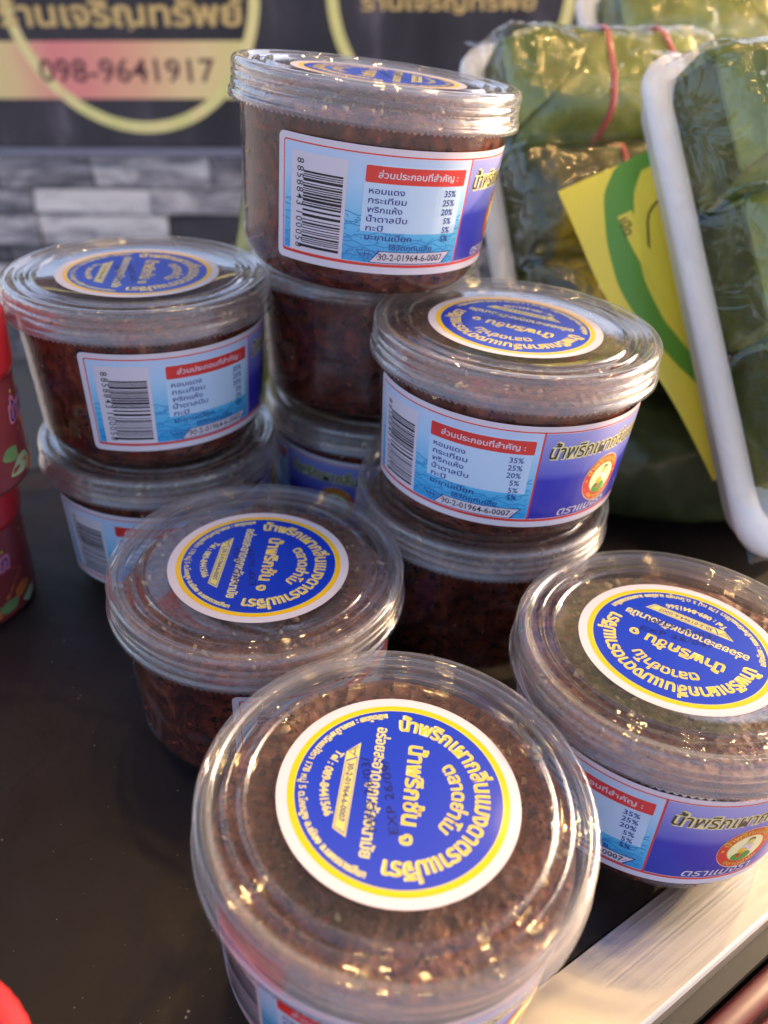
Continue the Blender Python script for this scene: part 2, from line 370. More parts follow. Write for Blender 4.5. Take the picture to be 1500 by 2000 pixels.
# side label artwork, u = mm round the wall, v = mm up from the label's lower edge
SEC = 65.2; LW = 161.0; LH = 38.6
def side_art():
    p = Print(); rnd = random.Random(3)
    p.rrect(0, LW, 0, LH, 2.0, I_white, 0)
    p.rrect(2.0, LW-2, 2.3, LH-1.9, .8, I_red, 1)
    p.rrect(2.4, LW-2.4, 3.3, LH-2.3, .6, I_white, 2)
    p.rect(2.7, SEC-.3, 3.5, LH-2.5, I_sky, 3)
    p.rect(SEC+.3, 2*SEC-.3, 3.5, LH-2.5, I_purp, 3)
    p.rect(2*SEC+.3, LW-2.7, 3.5, LH-2.5, I_sky, 3)
    for u in (SEC, 2*SEC): p.rect(u-.3, u+.3, 2.6, LH-2.1, I_red, 3.2)
    # hill and wave line work
    for (a, b) in ((2.9, SEC-.5), (2*SEC+.5, LW-2.9)):
        for k in range(7):
            y0 = 4.2+k*2.1; pts = []; ph = rnd.random()*6; am = rnd.uniform(.6, 1.3)
            x = a
            while x < b:
                pts.append((x, y0*1.15+am*math.sin(x*.21+ph)+.35*math.sin(x*.93+ph*2))); x += .9
            p.line([q for q in pts if q[1] > 3.7], .3, I_teal, 4)
        for _ in range(230):
            x = rnd.uniform(a, b-1.6); y = 3.8+rnd.random()**1.4*15
            L = rnd.uniform(.7, 2.0); th = rnd.choice((.5, .7, -.5, .2, -.9, 1.2))
            p.line([(x, y), (x+L*.5*math.cos(th), y+L*.5*math.sin(th)+.15), (x+L*math.cos(th), max(3.7, y+L*math.sin(th)))], .28, I_teal, 4)
    # barcode
    p.rect(5.2, 23.8, 3.5, LH-4.6, I_white, 5)
    y = 5.0; top = LH-9.0; ws = []
    while True:
        w = rnd.choice((.33, .33, .62, .33, .9)); g = rnd.choice((.3, .3, .55, .8))
        if y+w > top: break
        long_ = y < 5.8 or y > top-1.4 or abs(y-(5+top)/2) < .5
        p.rect(8.8 if long_ else 9.6, 22.6, y, y+w, I_black, 6, step=1.5)
        y += w+g
    digits = '8858843100058'
    ys = [top+.9]+[top-1.4-(i-1)*2.08-(0.7 if i > 6 else 0) for i in range(1, 13)]
    for d, yy in zip(digits, ys): p.text(d, I_black, 6, 2.4, at=(7.3, yy+.7), rot=-math.pi/2, off=.004)
    # ingredients
    p.rect(29.0, 62.6, 13.5, 34.0, I_box, 5)
    p.rrect(29.2, 63.0, 28.4, 33.4, .5, I_red, 6)
    p.text('ส่วนประกอบที่สำคัญ :', I_white, 7, 1.9, 27, at=(46.5, 30.0), off=.018)
    rows = (('หอมแดง', '35%'), ('กระเทียม', '25%'), ('พริกแห้ง', '20%'), ('น้ำตาลปีบ', '5%'), ('กะปิ', '5%'), ('มะขามเปียก', '5%'))
    ww = (11.2, 12.2, 11.2, 13.2, 5.6, 15.6)
    for k, (a, b) in enumerate(rows):
        yy = 25.2-k*2.85
        p.text(a, I_navy, 7, 1.75, ww[k], at=(30.6, yy), align='L', off=.014)
        p.text(b, I_navy, 7, 1.95, at=(60.2, yy), align='R', off=.014)
    p.text('ใช้วัตถุกันเสีย', I_navy, 7, 1.6, 15.5, at=(46.5, 8.1), off=.012)
    # registration number in its slanted box
    p.line([(28.4, 7.4), (34.6, 7.4), (31.6, 3.9), (28.4, 7.4)], .22, I_navy, 7)
    p.line([(29.5, 6.3), (33.5, 6.3)], .2, I_navy, 7); p.line([(31.2, 7.2), (31.2, 4.8)], .2, I_navy, 7); p.line([(32.6, 7.2), (32.4, 5.2)], .2, I_navy, 7)
    def sk(u0, u1, v0, v1, m, l):
        V, F = [], []; k = 20
        for i in range(k+1):
            t = i/k
            V += [(u0+(u1-3-u0)*t, v0), (u0+3+(u1-u0-3)*t, v1)]
        for i in range(k): F.append((2*i, 2*i+2, 2*i+3, 2*i+1))
        p.add(V, F, m, l)
    sk(32.6, 62.6, 3.6, 7.6, I_navy, 6.5); sk(33.1, 62.0, 3.85, 7.35, I_white, 7)
    p.text('30-2-01964-6-0007', I_black, 8, 2.2, 23.5, at=(47.4, 4.6), off=.008)
    # front panel
    uc = SEC+SEC/2-5.5
    for o_, m_, l_ in ((.075, I_pale, 4), (.012, I_olive, 5)):
        p.text('น้ำพริกเผากลิ่นแมงดา', m_, l_, 4.9, 50, at=(uc+.5, 27.0), off=o_, shear=.18)
    p.disc(uc, 15.6, 0, 9.0, I_pale, 5, sx=.98); p.disc(uc, 15.6, 0, 8.7, I_red, 6); p.disc(uc, 15.6, 0, 5.9, I_gold, 7); p.disc(uc, 15.6, 0, 5.6, I_cream, 8)
    def arc(cx, cy_, r, sgn=1, a=math.pi/2):
        return lambda x, y: (cx+(r+sgn*y)*math.cos(a-sgn*x/r), cy_+(r+sgn*y)*math.sin(a-sgn*x/r))
    p.text('น้ำพริกแม่จิรา', I_gold, 8, 1.9, 16, off=.02, warp=arc(uc, 15.6, 6.5))
    p.text('ตลาดย่าโม', I_gold, 8, 1.4, 12, off=.02, warp=lambda x, y: (uc+(7.9-y)*math.cos(-math.pi/2+x/7.4), 15.6+(7.9-y)*math.sin(-math.pi/2+x/7.4)))
    p.text('+', I_gold, 8, 1.6, at=(uc-7.3, 15.1), off=.03); p.text('+', I_gold, 8, 1.6, at=(uc+7.3, 15.1), off=.03)
    p.disc(uc-.6, 12.1, 0, 2.2, I_green, 9, 20, sx=1.5); p.disc(uc+.4, 16.0, 0, 2.1, I_white, 9, 20); p.disc(uc+.9, 18.3, 0, 1.3, I_wgold, 10, 16)
    p.disc(uc+.9, 19.2, 0, 1.2, I_olive, 9.5, 16); p.disc(uc-.9, 14.6, 0, 1.4, I_yellow, 10, 16); p.disc(uc-1.4, 12.4, 0, .8, I_red, 10, 12); p.line([(uc-2.5, 12.8), (uc-.6, 14.2)], .3, I_olive, 11)
    for o_, m_, l_ in ((.05, I_navy, 4), (.012, I_white, 5)):
        p.text('ตราแม่จิรา', m_, l_, 3.1, 22, at=(uc-5.5, 4.2), off=o_, shear=.25)
    p.text('น้ำหนักสุทธิ', I_white, 5, 1.2, at=(uc+17, 8.0), off=.01)
    p.text('100 กรัม', I_white, 5, 1.2, at=(uc+17, 5.4), off=.01)
    return p
Z0L = HT-54.2
SIDE = side_art()
def wrap_side(p):
    V = []
    for (u, v_, l) in p.V:
        a = u/45.0; z = Z0L+v_; r = body_r(z)+.22+l*.03
        V.append((r*math.cos(a), r*math.sin(a), z))
    return V
SIDE_V = wrap_side(SIDE)

def sticker_art():
    p = Print()
    p.disc(0, 0, 0, 30, I_white, 0, 96); p.disc(0, 0, 0, 27.3, I_yellow, 1, 96); p.disc(0, 0, 0, 25.9, I_wgold, 1.6, 96); p.disc(0, 0, 0, 25.55, I_blue, 2.2, 96)
    up = lambda r: (lambda x, y: ((r+y)*math.cos(math.pi/2-x/(r+1.5)), (r+y)*math.sin(math.pi/2-x/(r+1.5))))
    dn = lambda r: (lambda x, y: ((r-y)*math.cos(-math.pi/2+x/r), (r-y)*math.sin(-math.pi/2+x/r)))
    def two(t, h, w, at=(0, 0), warp=None, o1=.05, o2=.018, inner=I_gold, outer=I_pale):
        p.text(t, outer, 3, h, w, at=at, off=o1, warp=warp); p.text(t, inner, 4, h, w*.985, at=at, off=o2, warp=warp)
    two('น้ำพริกเผากลิ่นแมงดาตราแม่จิรา', 4.3, 68, warp=up(18.9), o1=.032, o2=.009)
    two('ตลาดย่าโม', 3.6, 20.5, warp=up(13.0), o1=.03, o2=.008)
    two('น้ำพริกชั้น ๑', 4.2, 29, at=(0, 1.4), o1=.032, o2=.009)
    two('อร่อยสะอาดถูกหลักอนามัย', 3.0, 38, at=(0, -7.4), o1=.026, o2=.004, inner=I_wgold)
    # number plate
    def para(x0, x1, y0, y1, m_, l): p.poly([(x0, y0), (x1-2.6, y0), (x1, y1), (x0+2.2, y1)][::1], m_, l)
    p.poly([(-9.6, -14.5), (12.6, -14.5), (14.6, -11.1), (-13.2, -11.1)], I_wgold, 3)
    p.poly([(-7.0, -14.15), (12.3, -14.15), (13.8, -11.45), (-8.6, -11.45)], I_blue, 3.6)
    p.poly([(-6.6, -14.0), (12.1, -14.0), (13.4, -11.6), (-8.1, -11.6)], I_wgold, 4.2)
    p.text('30-2-01964-6-0007', I_navy, 5, 1.5, 17, at=(2.2, -13.5), off=.02)
    p.line([(-11.8, -11.6), (-9.9, -13.9), (-8.6, -11.8)], .25, I_navy, 4); p.line([(-10.9, -12.3), (-9.0, -12.3)], .25, I_navy, 4)
    two('Tel : 089-8441566', 2.1, 21, warp=dn(19.4), o1=.035, o2=.01, inner=I_wgold)
    two('ผลิตโดย : หจก.น้ำพริกแม่จิรา 178 หมู่ 5 ต.โคกสูง อ.เมือง จ.นครราชสีมา', 1.75, 66, warp=dn(24.5), o1=.022, o2=.008, inner=I_wgold)
    for i, t in enumerate(('MFD 26/03/', 'EXP 26/09/')):
        p.text(t, I_stamp, 5.2, 2.2, 21, at=(1.5, -6.2+5.0*i), off=-.004, rot=math.pi+R(12))
    return p
STK = sticker_art(); STK_V = [(x, y, HT-.75+.12+l*.02) for x, y, l in STK.V]

def make_tub():
    t = empty('chilli_paste_tub')
    lid = obj('lid', [(x, y, z+HT) for x, y, z in lid_mesh[0]], lid_mesh[1], M_lid, t, smooth=True)
    obj('lid_sticker', STK_V, STK.F, STK.mats, lid, mi=STK.M)
    obj('body', body_mesh[0], body_mesh[1], M_body, t, smooth=True)
    V, F, mi = paste_mesh(1)
    obj('paste', V, F, [M_paste, M_garlic, M_chili, M_herb, M_oily], t, mi=mi, smooth=True)
    obj('side_label', SIDE_V, SIDE.F, SIDE.mats, t, mi=SIDE.M, uvs=SIDE.UV)
    return t
def copy_tree(o, parent=None):
    c = o.copy(); C.objects.link(c); c.parent = parent
    for ch in list(o.children): copy_tree(ch, c)
    return c
proto = make_tub()
PASTES = [proto.children[[c.name.split('.')[0] for c in proto.children].index('paste')].data]
for sdn in (2, 3):
    V, F, mi = paste_mesh(sdn)
    o = obj('paste', V, F, [M_paste, M_garlic, M_chili, M_herb, M_oily], None, mi=mi, smooth=True); PASTES.append(o.data); bpy.data.objects.remove(o)
# centre of the lid top (mm), lean, start angle of side label, heading of the sticker text
TUBS = [
 ((8.5, 123.6, 66.4), (.012, -.004), -158, -94, 'nearest tub, its lid seen from above at the bottom of the picture'),
 ((-40.9, 210.4, 67.0), (-.004, -.004), -90.5, -90, 'lone tub behind the nearest one, left, its side label almost hidden'),
 ((-99.6, 296.2, 135.0), (-.015, -.003), -102.5, -80, 'far left tub with barcode label, on top of another tub beside the red lidded jars'),
 ((-12.8, 304, 206), (.056, .002), -126, 90, 'highest tub with barcode label, crowning the middle stack in front of the sign'),
 ((40.6, 263.4, 137), (.007, .003), -164, 156, 'right hand tub on a stack of two, its full ingredients list and round emblem showing'),
 ((92.1, 182.2, 70.2), (-.030, .036), -187.5, 146, 'tub at the right edge standing half on the aluminium strip'),
 ((37.9, 267.2, 70.4), (0, 0), -55, 150, 'lower tub of the right stack, bare dark side under the tub with the emblem'),
 ((-97.4, 297, 69), (0, 0), -137, -85, 'lower tub of the left stack with pinkish shaded barcode label next to the red lids'),
 ((-16.3, 344, 139), (0, 0), -58, 60, 'unlabelled dark side of the middle tub in the tall stack of three'),
 ((-11, 344, 72.2), (0, 0), -222, 60, 'bottom tub of the tall middle stack, only its shaded purple label front showing'),
]
rj = random.Random(21)
for i, (pos, tilt, la, sa, label) in enumerate(TUBS):
    t = proto if i == 0 else copy_tree(proto)
    nrm = Vector((tilt[0], tilt[1], 1)).normalized()
    t.rotation_mode = 'QUATERNION'; t.rotation_quaternion = Vector((0, 0, 1)).rotation_difference(nrm)
    t.location = (Vector(pos)-nrm*HT)*MM
    for ch in t.children:
        k = ch.name.split('.')[0]
        if k == 'lid':
            ch.rotation_euler.z = R(sa)
            for g in ch.children: g.location = (rj.uniform(-.6, .6)*MM, rj.uniform(-.6, .6)*MM, 0)
        elif k == 'side_label': ch.rotation_euler = (R(rj.uniform(-.5, .5)), R(rj.uniform(-.5, .5)), R(la)); ch.location.z = rj.uniform(-.5, .3)*MM; ch.scale = (1.004, 1.004, 1)
        elif k == 'paste': ch.rotation_euler.z = i*1.3; ch.data = PASTES[i % 3]
    tag(t, label, 'tub', 'clear tubs of chilli paste')

# ------------------------------------------------------------ table, strip, floor
dS = Vector((.805, .593, 0)).normalized(); nS = Vector((-dS.y, dS.x, 0))
P0 = Vector((55.0, 113.6, 0))
def frame_obj(o, origin=P0, z=0):
    o.matrix_world = Matrix((dS, nS, Vector((0, 0, 1)))).transposed().to_4x4()
    o.location = (origin+Vector((0, 0, z)))*MM
    return o
M_table = mat('dark_laminate', (.016, .011, .011), .34)
n = NT(M_table); v = n.coord()
sm = n.noise(v, 14, 6, .65, .4); fs = n.noise(v, 900, 2, .6)
n.l(n.ramp(sm, [(.3, (.010, .006, .006)), (.7, (.026, .016, .016))]), n.p.inputs['Base Color'])
n.l(n.ramp(n.noise(v, 28, 6, .7, 1.0), [(.3, (.34, .34, .34)), (.7, (.60, .60, .60))]), n.p.inputs['Roughness'])
n.l(n.bump(n.noise(v, 120, 4, .7), .25, .0005, n.bump(fs, .15, .0002)), n.p.inputs['Normal'])
V, F = bevbox(-700, 420, .4, 350, -28, 0, .6)
o = frame_obj(obj('table', V, F, M_table)); tag(o, 'dark brown laminate stall table carrying all the tubs', 'table'); tbl = o
V, F = box(-700, 420, -28.5, -.4, -160, -4.8); obj('gap_fill', V, F, mat('gap_shade_black', (.012, .011, .012), .6), tbl)  # black board added as the shade in the gap between strip and crate
M_alu = mat('brushed_aluminium', (.62, .61, .59), .36, Metallic=1.0)
n = NT(M_alu); v = n.coord((5, 2600, 2600)); w = n.noise(v, 1.0, 4, .7)
n.l(n.ramp(w, [(.3, (.30, .30, .30)), (.7, (.46, .46, .46))]), n.p.inputs['Roughness'])
n.l(n.ramp(n.noise(n.coord((40, 90, 90)), 1, 4, .6), [(.3, (.50, .50, .51)), (.75, (.56, .56, .56))]), n.p.inputs['Base Color'])
n.l(n.bump(w, .22, .00008), n.p.inputs['Normal'])
# aluminium edging: top leaf with two shallow grooves and a rounded nose
pr = [(-.2, -3), (-.2, 3.4), (-.6, 4), (-9, 4.02), (-15, 4.0), (-22.0, 3.98), (-22.8, 3.7), (-23.4, 3.0), (-23.6, 2.0), (-23.6, -4.5), (-21, -4.5), (-21, -3)]
def extr(pr, x0, x1):
    k = len(pr); V = [(x0, a, b) for a, b in pr]+[(x1, a, b) for a, b in pr]
    F = [(i, (i+1) % k, k+(i+1) % k, k+i) for i in range(k)]+[tuple(range(k))[::-1], tuple(range(k, 2*k))]
    return V, F
V, F = extr(pr, -700, 420)
o = frame_obj(obj('edging_strip', V, F, M_alu)); tag(o, 'brushed aluminium edging strip glowing in low sun along the table edge', 'metal strip')
M_pink = mat('pink_plastic', (.08, .008, .014), .5, Coat_Weight=.05); M_pinkd = mat('dusty_pink_plastic', (.10, .03, .032), .7)
cr = empty('plastic_crate'); frame_obj(cr); tag(cr, 'pinkish red plastic crate rim beyond the aluminium strip in the corner', 'crate')
def tube_pr(cy_, cz_, r, k=14): return [(cy_+r*math.cos(2*math.pi*i/k), cz_+r*math.sin(2*math.pi*i/k)) for i in range(k)]
for (yy, zz, r, mt, nm) in ((-33.2, -9, 3.6, M_pink, 'rim'), (-40.6, -11, 2.6, M_pink, 'rim_lip')):
    V, F = extr(tube_pr(yy, zz, r), -320, 300); q = obj(nm, V, F, mt, cr, smooth=True)
V, F = extr([(-55, -19), (-43, -13), (-29.5, -12), (-29.5, -120), (-55, -120)], -320, 300); obj('side_panel', V, F, M_pinkd, cr)
V, F = extr([(-300, -24), (-56, -21), (-56, -30), (-300, -30)], -320, 300); obj('crate_lid', V, F, mat('beige_plastic', (.55, .42, .37), .5), cr)
M_floor = mat('concrete_floor', (.22, .21, .20), .8); n = NT(M_floor)
n.l(n.ramp(n.noise(n.coord(), 5, 8, .7), [(.3, (.34, .33, .33)), (.7, (.52, .51, .51))]), n.p.inputs['Base Color'])
V, F = box(-60000, 60000, -60000, 60000, -790, -780); o = obj('ground', V, F, M_floor); o['kind'] = 'structure'
# crumbs on the table
V, F = [], []; rnd = random.Random(5)
def crumb(x, y, s):
    b = len(V); 
    for p in ((1, 0, 0), (-1, 0, 0), (0, 1, 0), (0, -1, 0), (0, 0, 1.2)): V.append((x+p[0]*s*rnd.uniform(.6, 1), y+p[1]*s*rnd.uniform(.6, 1), p[2]*s*.7+.02))
    for t in ((0, 2, 4), (2, 1, 4), (1, 3, 4), (3, 0, 4)): F.append(tuple(i+b for i in t))
for _ in range(170): crumb(rnd.uniform(-130, 60), rnd.uniform(40, 260), rnd.uniform(.08, .34))
for (x, y) in ((-42, 100), (-42.3, 98.5), (-66, 86), (-55, 66)): crumb(x, y, .55)
o = obj('crumb', V, F, mat('crumb', (.55, .42, .3), .6)); o['kind'] = 'stuff'; o['label'] = 'tiny pale crumbs scattered on the dark table'

# ------------------------------------------------------------ wall and sign (own frame: s along, t up)
WO = Vector((-568, 1200, 5)); tl = R(3.75)
def wall_frame(o):
    o.rotation_euler = (0, -tl, 0); o.location = WO*MM; return o
M_stone = mat('slate_stone', (.3, .3, .32), .75); n = NT(M_stone)
oi = n.n('ShaderNodeObjectInfo'); v = n.coord((.8, 1, 3.2))
va = n.n('ShaderNodeVectorMath', operation='ADD'); n.l(v, va.inputs[0])
cmb = n.n('ShaderNodeCombineXYZ'); n.l(n.math('MULTIPLY', oi.outputs['Random'], 9.), cmb.inputs[0]); n.l(cmb.outputs[0], va.inputs[1])
nn = n.noise(va.outputs[0], 14, 8, .68, .7)
shade = n.math('ADD', nn, n.math('MULTIPLY', n.math('SUBTRACT', oi.outputs['Random'], .56), .55))
n.l(n.ramp(shade, [(.26, (.04, .04, .055)), (.42, (.12, .125, .16)), (.55, (.30, .30, .36)), (.70, (.70, .70, .74))]), n.p.inputs['Base Color'])
n.l(n.bump(nn, .9, .008), n.p.inputs['Normal'])
wl = empty('stone_wall'); wall_frame(wl); tag(wl, 'wall of stacked grey slate stones under the sign boards', 'wall')
V, F = box(-300, 1500, 14, 60, -790, 430); obj('wall_backing', V, F, mat('mortar', (.10, .10, .11), .9), wl)
rnd = random.Random(11); t_top = -3; row = 0
hs = [46, 34, 42, 30, 44, 36, 40, 38]
base_st = None
for h in hs:
    s = -240+rnd.uniform(0, 60)
    while s < 1080:
        L = rnd.uniform(110, 250)
        d = rnd.uniform(-5, 7)
        V, F = bevbox(0, L-3, -14+d, 14, -h+3, 0, 1.6)
        V = [(x+rnd.uniform(-1, 1), y+rnd.uniform(-2.5, 2.5), z+rnd.uniform(-2.2, 2.2)) for x, y, z in V]
        q = obj('stone', V, F, M_stone, wl); q.location = (s*MM, 0, t_top*MM)
        s += L
    t_top -= h
# sign board
M_sign = mat('sign_vinyl_dark', (.022, .021, .032), .42); n = NT(M_sign)
n.l(n.ramp(n.noise(n.coord((1, 1, .35)), 16, 5, .6), [(.35, (.012, .012, .022)), (.62, (.034, .032, .052)), (.75, (.11, .10, .14))]), n.p.inputs['Base Color'])
M_ring = mat('sign_lime', (.62, .62, .13), .4); n = NT(M_ring)
n.l(n.ramp(n.noise(n.coord((1, 1, .2)), 30, 3, .6), [(.3, (.60, .64, .24)), (.6, (.78, .72, .36)), (.8, (.74, .46, .24))]), n.p.inputs['Base Color'])
M_band = mat('sign_band', (.8, .6, .3), .4); n = NT(M_band)
tc = n.coord(); sp = n.n('ShaderNodeSeparateXYZ'); n.l(tc, sp.inputs[0])
xx = n.math('ADD', sp.outputs[0], n.math('MULTIPLY', n.noise(tc, 9, 3), .12))
n.l(n.ramp(n.math('MULTIPLY', xx, 2.2), [(.06, (.66, .64, .26)), (.22, (.72, .55, .30)), (.36, (.72, .24, .26)), (.56, (.74, .38, .28)), (.74, (.76, .62, .34)), (.95, (.66, .64, .26))]), n.p.inputs['Base Color'])
M_sgtxt = mat('sign_gold_text', (.62, .47, .20), .4); M_sgdark = mat('sign_dark_text', (.10, .03, .05), .4)
sg = empty('sign_board'); wall_frame(sg); tag(sg, 'dark sign banner with lime circles and a phone number above the stone wall', 'sign')
V, F = bevbox(-260, 1480, -20, 10, 10, 420, 1); obj('panel', V, F, M_sign, sg)
M_blue = mat('sign_lower_edge', (.16, .18, .27), .35)
V, F = bevbox(-260, 1480, -24, 12, -2, 9.6, 1.5); obj('edge_rail', V, F, M_blue, sg)
def flat(name, p, y):
    V = [(x, y-l*.25, z) for x, z, l in p.V]; return obj(name, V, p.F, p.mats, sg, mi=p.M)
for (cs, ct, r) in ((208, 197, 169), (617, 190, 156), (1012, 190, 160)):
    p = Print(); p.disc(cs, ct, r-14, r, M_ring, 2, 96); flat('circle_border', p, -20.4)
p = Print(); p.rect(-20, 352, 70, 137, M_band, 1); flat('phone_band', p, -20.4)
p = Print(); p.text('098-9641917', M_sgdark, 3, 27, 236, at=(74, 90), align='L', off=.012); flat('phone_number', p, -20.4)
p = Print(); p.text('ร้านเจริญทรัพย์', M_sgtxt, 3, 27, 318, at=(36, 154), align='L', off=.025); flat('shop_name', p, -20.4)
p = Print(); p.text('ร้านเจริญทรัพย์', M_sgtxt, 3, 17, 220, at=(505, 170), align='L', off=.02); flat('shop_name', p, -20.4)
p = Print(); p.text('ร้านเจริญทรัพย์', M_sgtxt, 3, 17, 220, at=(900, 170), align='L', off=.02); flat('shop_name', p, -20.4)

# ------------------------------------------------------------ leaf parcels on foam trays
M_leaf = mat('banana_leaf', (.04, .07, .015), .38, Coat_Weight=.2); n = NT(M_leaf); v = n.coord((1, 1, 1))
vein = n.n('ShaderNodeTexWave'); vein.wave_type = 'BANDS'; vein.bands_direction = 'X'; vein.inputs['Scale'].default_value = 430
vein.inputs['Distortion'].default_value = 1.2; vein.inputs['Detail'].default_value = 2; n.l(v, vein.inputs['Vector'])
oi = n.n('ShaderNodeObjectInfo')
ca = n.ramp(n.noise(v, 15, 6, .62, .8), [(.28, (.05, .075, .018)), (.42, (.13, .18, .035)), (.56, (.25, .31, .06)), (.72, (.55, .50, .15))])
n.l(n.mix(n.math('MULTIPLY', vein.outputs['Fac'], .35), ca, (.06, .07, .016)), n.p.inputs['Base Color'])
n.l(n.bump(vein.outputs['Fac'], .25, .0002, n.bump(n.noise(v, 26, 2, .5, .3), .35, .003)), n.p.inputs['Normal'])
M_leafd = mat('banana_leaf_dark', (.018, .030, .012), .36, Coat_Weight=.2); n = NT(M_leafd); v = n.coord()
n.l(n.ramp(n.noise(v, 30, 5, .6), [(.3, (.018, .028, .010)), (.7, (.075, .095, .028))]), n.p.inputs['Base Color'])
M_foam = mat('foam_tray', (.86, .85, .85), .55, Subsurface_Weight=.15); M_foam.node_tree.nodes['Principled BSDF'].inputs['Subsurface Radius'].default_value = (.003, .003, .003)
n = NT(M_foam); n.l(n.bump(n.noise(n.coord(), 900, 3, .6), .3, .0003), n.p.inputs['Normal'])
M_band_r = mat('rubber_band', (.50, .09, .08), .4)
M_yel = mat('yellow_paper', (.92, .76, .07), .38, Coat_Weight=.3); M_grn = mat('green_print', (.13, .34, .03), .38, Coat_Weight=.3)
M_brn = mat('brown_print', (.16, .10, .02), .4)

def make_tray(parent_mat, name='foam_tray', W=135, H=225, D=20):
    # local: x right, y down the tray (negative), z toward viewer; rim at z=0, floor at z=-D
    def rrect(hw, hh, rad, z, k=7):
        pts = []
        for cxs, cys, a0 in ((1, 1, 0), (-1, 1, 90), (-1, -1, 180), (1, -1, 270)):
            for i in range(k+1):
                a = R(a0+90*i/k); pts.append((cxs*(hw-rad)+rad*math.cos(a), cys*(hh-rad)+rad*math.sin(a), z))
        return pts
    hw, hh = W/2, H/2
    L = [rrect(hw-16, hh-16, 10, -D-2.5), rrect(hw-8, hh-8, 14, -D+4), rrect(hw-2.5, hh-2.5, 16, -5), rrect(hw-.6, hh-.6, 17, -3.5), rrect(hw, hh, 18, -1.2), rrect(hw-.8, hh-.8, 17, 1.6), rrect(hw-3.4, hh-3.4, 16, 3.2), rrect(hw-7, hh-7, 15, 3.6),
         rrect(hw-10.5, hh-10.5, 14, 2.8), rrect(hw-12.6, hh-12.6, 13, .6), rrect(hw-15, hh-15, 11, -D+4), rrect(hw-19, hh-19, 9, -D)]
    k = len(L[0]); V = [(x+hw, y-hh, z) for l in L for x, y, z in l]; F = []
    for j in range(len(L)-1):
        for i in range(k): F.append((j*k+i, j*k+(i+1) % k, (j+1)*k+(i+1) % k, (j+1)*k+i))
    F.append(tuple(range(k))[::-1]); F.append(tuple(range((len(L)-1)*k, len(L)*k)))
    o = obj(name, V, F, M_foam, smooth=True); o.matrix_world = parent_mat; return o

def leaf_roll(mtx, x0, x1, yc, zc, ry, rz, seed, bands=(), dark=False, flap=True):
    """a leaf parcel lying across the tray: a rounded, spirally wrapped body with folded wedge ends"""
    rnd = random.Random(seed); root = empty('leaf_parcel'); root.matrix_world = mtx @ Matrix.Translation(Vector((0, yc, zc))*MM)
    V, F = [], []; NS, NX = 64, 44; ph = rnd.random()*6
    import mathutils.noise as nz
    def sec(x, i):
        a = 2*math.pi*i/NS; e = 2/3.0
        c, s_ = math.cos(a), math.sin(a)
        t = (x-x0)/(x1-x0); w = 1.0
        if t < .17: w = .70+.30*math.sin(t/.17*math.pi/2)
        if t > .83: w = .70+.30*math.sin((1-t)/.17*math.pi/2)
        flat_ = 1.0 if .17 <= t <= .83 else (.55+.45*w)
        k = 1+.11*nz.noise(Vector((x*.02, c*1.5+seed, s_*1.5)))+.03*nz.noise(Vector((x*.08, c*3+seed, s_*3)))
        st = (1.6 if ((a+x*.022+ph) % 6.283) < 3.1 else 0)+(1.3 if ((a-x*.035+ph*1.7) % 6.283) < 1.5 else 0)       # overlapping leaf edge
        y = ry*k*math.copysign(abs(c)**e, c)*(.80+.20*w)+0; z = rz*k*math.copysign(abs(s_)**e, s_)*flat_*w
        L = math.hypot(y, z) or 1
        return (x, y+y/L*st, z+z/L*st)
    for j in range(NX+1):
        x = x0+(x1-x0)*j/NX
        for i in range(NS): V.append(sec(x, i))
    for j in range(NX):
        for i in range(NS): F.append((j*NS+i, (j+1)*NS+i, (j+1)*NS+(i+1) % NS, j*NS+(i+1) % NS))
    F.append(tuple(range(NS))); F.append(tuple(range(NX*NS, (NX+1)*NS))[::-1])
    b = obj('leaf_wrap', V, F, M_leafd if dark else M_leaf, root, smooth=True)
    if flap:
        # folded leaf end: a thick triangular flap tucked over the left end
        for sg_, xx0, xx1 in ((1, x0-1.5, x0+34), (-1, x1+1.5, x1-34)):
            a = [(xx0, -ry*.95, -rz*.3), (xx0, ry*.95, -rz*.3), (xx0, ry*.80, rz*.62), (xx1, ry*.10, rz*1.10), (xx0, -ry*.80, rz*.62), (xx0+sg_*12, ry*.6, rz*1.0), (xx0+sg_*12, -ry*.6, rz*1.0)]
            Vt = a+[(x, y*.97, z-1.6) for x, y, z in a]
            Ft = [(0, 4, 2, 1), (4, 6, 5, 2), (6, 3, 5)]
            Ft = Ft+[tuple(i+7 for i in f)[::-1] for f in Ft]
            ring_ = [0, 4, 6, 3, 5, 2, 1]
            for i in range(7): Ft.append((ring_[i], ring_[(i+1) % 7], ring_[(i+1) % 7]+7, ring_[i]+7))
            obj('leaf_flap', Vt, Ft, M_leaf if not dark else M_leafd, root)
    for bx, lean in bands:
        V, F = [], []; k = 8
        for i in range(NS):
            c0 = Vector(sec(bx, i)); a = 2*math.pi*i/NS
            c0.x += lean*math.sin(a+.8)
            rd = Vector((0, c0.y, c0.z)).normalized()
            for j in range(k):
                q = 2*math.pi*j/k; V.append(tuple(c0+rd*(.9+1.0*math.cos(q))+Vector((1, 0, 0))*1.7*math.sin(q)))
        for i in range(NS):
            for j in range(k): F.append((i*k+j, i*k+(j+1) % k, ((i+1) % NS)*k+(j+1) % k, ((i+1) % NS)*k+j))
        obj('rubber_band', V, F, M_band_r, root, smooth=True)
    return root
